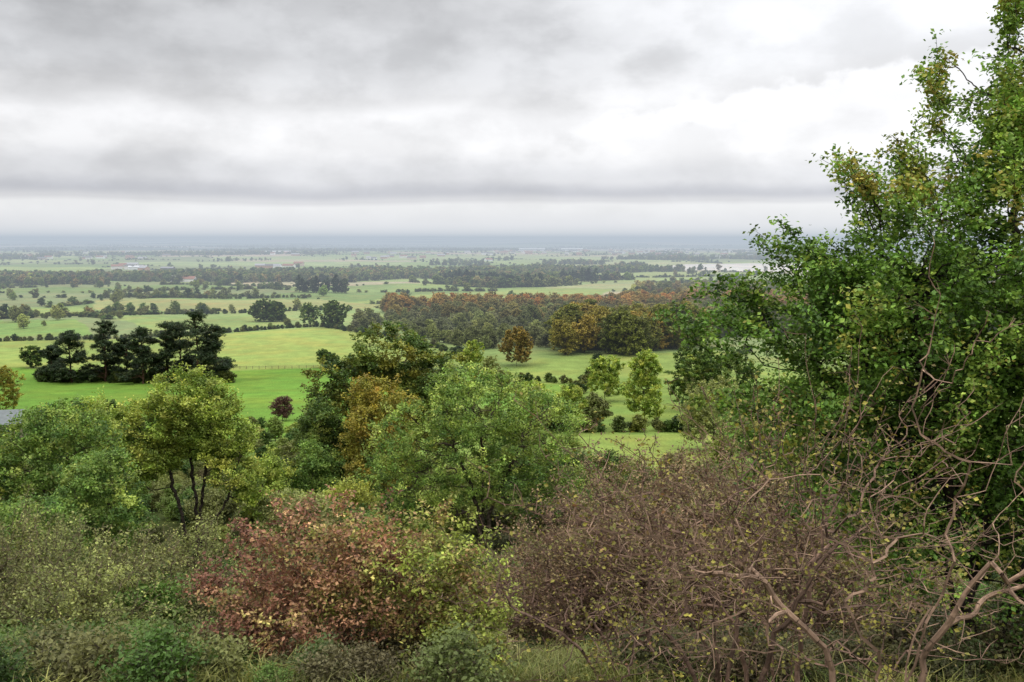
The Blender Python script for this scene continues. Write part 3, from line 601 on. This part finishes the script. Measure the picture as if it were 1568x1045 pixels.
def noise(sa,se,scale,detail,seed,rough=.55,dist=0.0):
    c=N.new('ShaderNodeCombineXYZ'); L.new(M('MULTIPLY',az,sa),c.inputs[0]); L.new(M('MULTIPLY',el,se),c.inputs[1]); c.inputs[2].default_value=seed
    n=N.new('ShaderNodeTexNoise'); n.inputs['Scale'].default_value=scale; n.inputs['Detail'].default_value=detail; n.inputs['Roughness'].default_value=rough; n.inputs['Distortion'].default_value=dist
    L.new(c.outputs[0],n.inputs['Vector']); return n.outputs[0]
n1=noise(2.2,7,1.6,3,3.1,.5); n2=noise(5,11,1.5,5,8.7,.52); n3=noise(1.2,22,1.5,2,5.5,.45); n4=noise(9,12,1.6,5,1.7,.55)
elp=M('ADD',el,M('MULTIPLY',M('SUBTRACT',n1,.5),M('MULTIPLY',el,.45)))
elp=M('ADD',elp,M('MULTIPLY',M('SUBTRACT',n2,.5),M('MINIMUM',M('MULTIPLY',el,.25),.02)))
rp=N.new('ShaderNodeValToRGB'); L.new(M('DIVIDE',elp,.5),rp.inputs[0]); cr=rp.color_ramp
stops=[(0,(221,224,228)),(.03,(231,232,235)),(.062,(236,237,239)),(.071,(218,219,223)),(.086,(200,202,209)),(.118,(222,223,227)),(.18,(242,242,244)),(.27,(242,242,244)),(.36,(235,236,239)),(.46,(236,237,240)),(.6,(232,232,235))]
while len(cr.elements)<len(stops): cr.elements.new(.5)
for e_,(p,c) in zip(cr.elements,stops): e_.position=p; e_.color=(*lin(c),1)
cr.interpolation='EASE'
side=M('MULTIPLY',M('MINIMUM',M('MAXIMUM',az,-.5),.5),M('MINIMUM',M('MULTIPLY',el,1.8),.35))
br=M('ADD',1.0,side)
hi=M('MINIMUM',M('MULTIPLY',el,12),1.0)
br=M('ADD',br,M('MULTIPLY',SS(n2,.38,.62,-.07,.07),hi))
br=M('ADD',br,M('MULTIPLY',SS(n4,.38,.62,-.045,.045),hi))
br=M('ADD',br,M('MULTIPLY',M('SUBTRACT',n3,.5),.08))
br=M('ADD',br,M('MULTIPLY',M('SUBTRACT',n1,.5),M('MULTIPLY',hi,.35)))
warp=M('ADD',el,M('MULTIPLY',M('SUBTRACT',n1,.5),.14)); warpa=M('ADD',az,M('MULTIPLY',M('SUBTRACT',n2,.5),.4))
grey=M('MULTIPLY',SS(M('ADD',warp,M('MULTIPLY',M('SUBTRACT',n4,.5),.04)),.122,.155,0,1),SS(warpa,0.0,.22,1,0))
br=M('SUBTRACT',br,M('MULTIPLY',grey,.2))
cumh=M('ADD',M('ADD',.085,M('MULTIPLY',az,.2)),M('MULTIPLY',M('SUBTRACT',n4,.5),.09))
dlt=M('SUBTRACT',el,cumh)
edge=M('MULTIPLY',M('SUBTRACT',SS(dlt,-.005,.008,1,0),.5),SS(M('ABSOLUTE',dlt),.0,.055,.16,0))
br=M('ADD',br,M('MULTIPLY',edge,SS(az,.0,.14,0,1)))
br=M('MULTIPLY',br,SS(el,.27,1.0,1,3.4))
vs=N.new('ShaderNodeVectorMath'); vs.operation='SCALE'; L.new(rp.outputs[0],vs.inputs[0]); L.new(M('MULTIPLY',br,10.7),vs.inputs['Scale'])
sk=N.new('ShaderNodeTexSky'); sk.sky_type='NISHITA'; sk.sun_disc=False; sk.sun_elevation=math.radians(SUN_EL); sk.sun_rotation=math.radians(SUN_AZ)
mx=N.new('ShaderNodeMix'); mx.data_type='RGBA'; mx.inputs[0].default_value=.96; L.new(sk.outputs[0],mx.inputs[6]); L.new(vs.outputs[0],mx.inputs[7])
bg=N.new('ShaderNodeBackground'); bg.inputs['Strength'].default_value=.1; L.new(mx.outputs[2],bg.inputs['Color'])
ow=N.new('ShaderNodeOutputWorld'); L.new(bg.outputs[0],ow.inputs['Surface'])
sun=bpy.data.lights.new('sun','SUN'); sun.energy=1.5; sun.angle=math.radians(12); sun.color=(1,.96,.9)
so=bpy.data.objects.new('sun',sun); COL.objects.link(so)
ea,aa=math.radians(SUN_EL),math.radians(SUN_AZ); dv=Vector((math.sin(aa)*math.cos(ea),math.cos(aa)*math.cos(ea),math.sin(ea)))
so.rotation_euler=dv.to_track_quat('Z','Y').to_euler()

# ------------------------------------------------------------ camera
cam=bpy.data.cameras.new('camera'); cam.lens=35; cam.sensor_width=36; cam.clip_start=.1; cam.clip_end=80000
co=bpy.data.objects.new('camera',cam); COL.objects.link(co); co.rotation_euler=(math.radians(90-5.88),0,0); scene.camera=co
scene.view_settings.view_transform='Standard'; scene.view_settings.look='None'; scene.view_settings.exposure=0
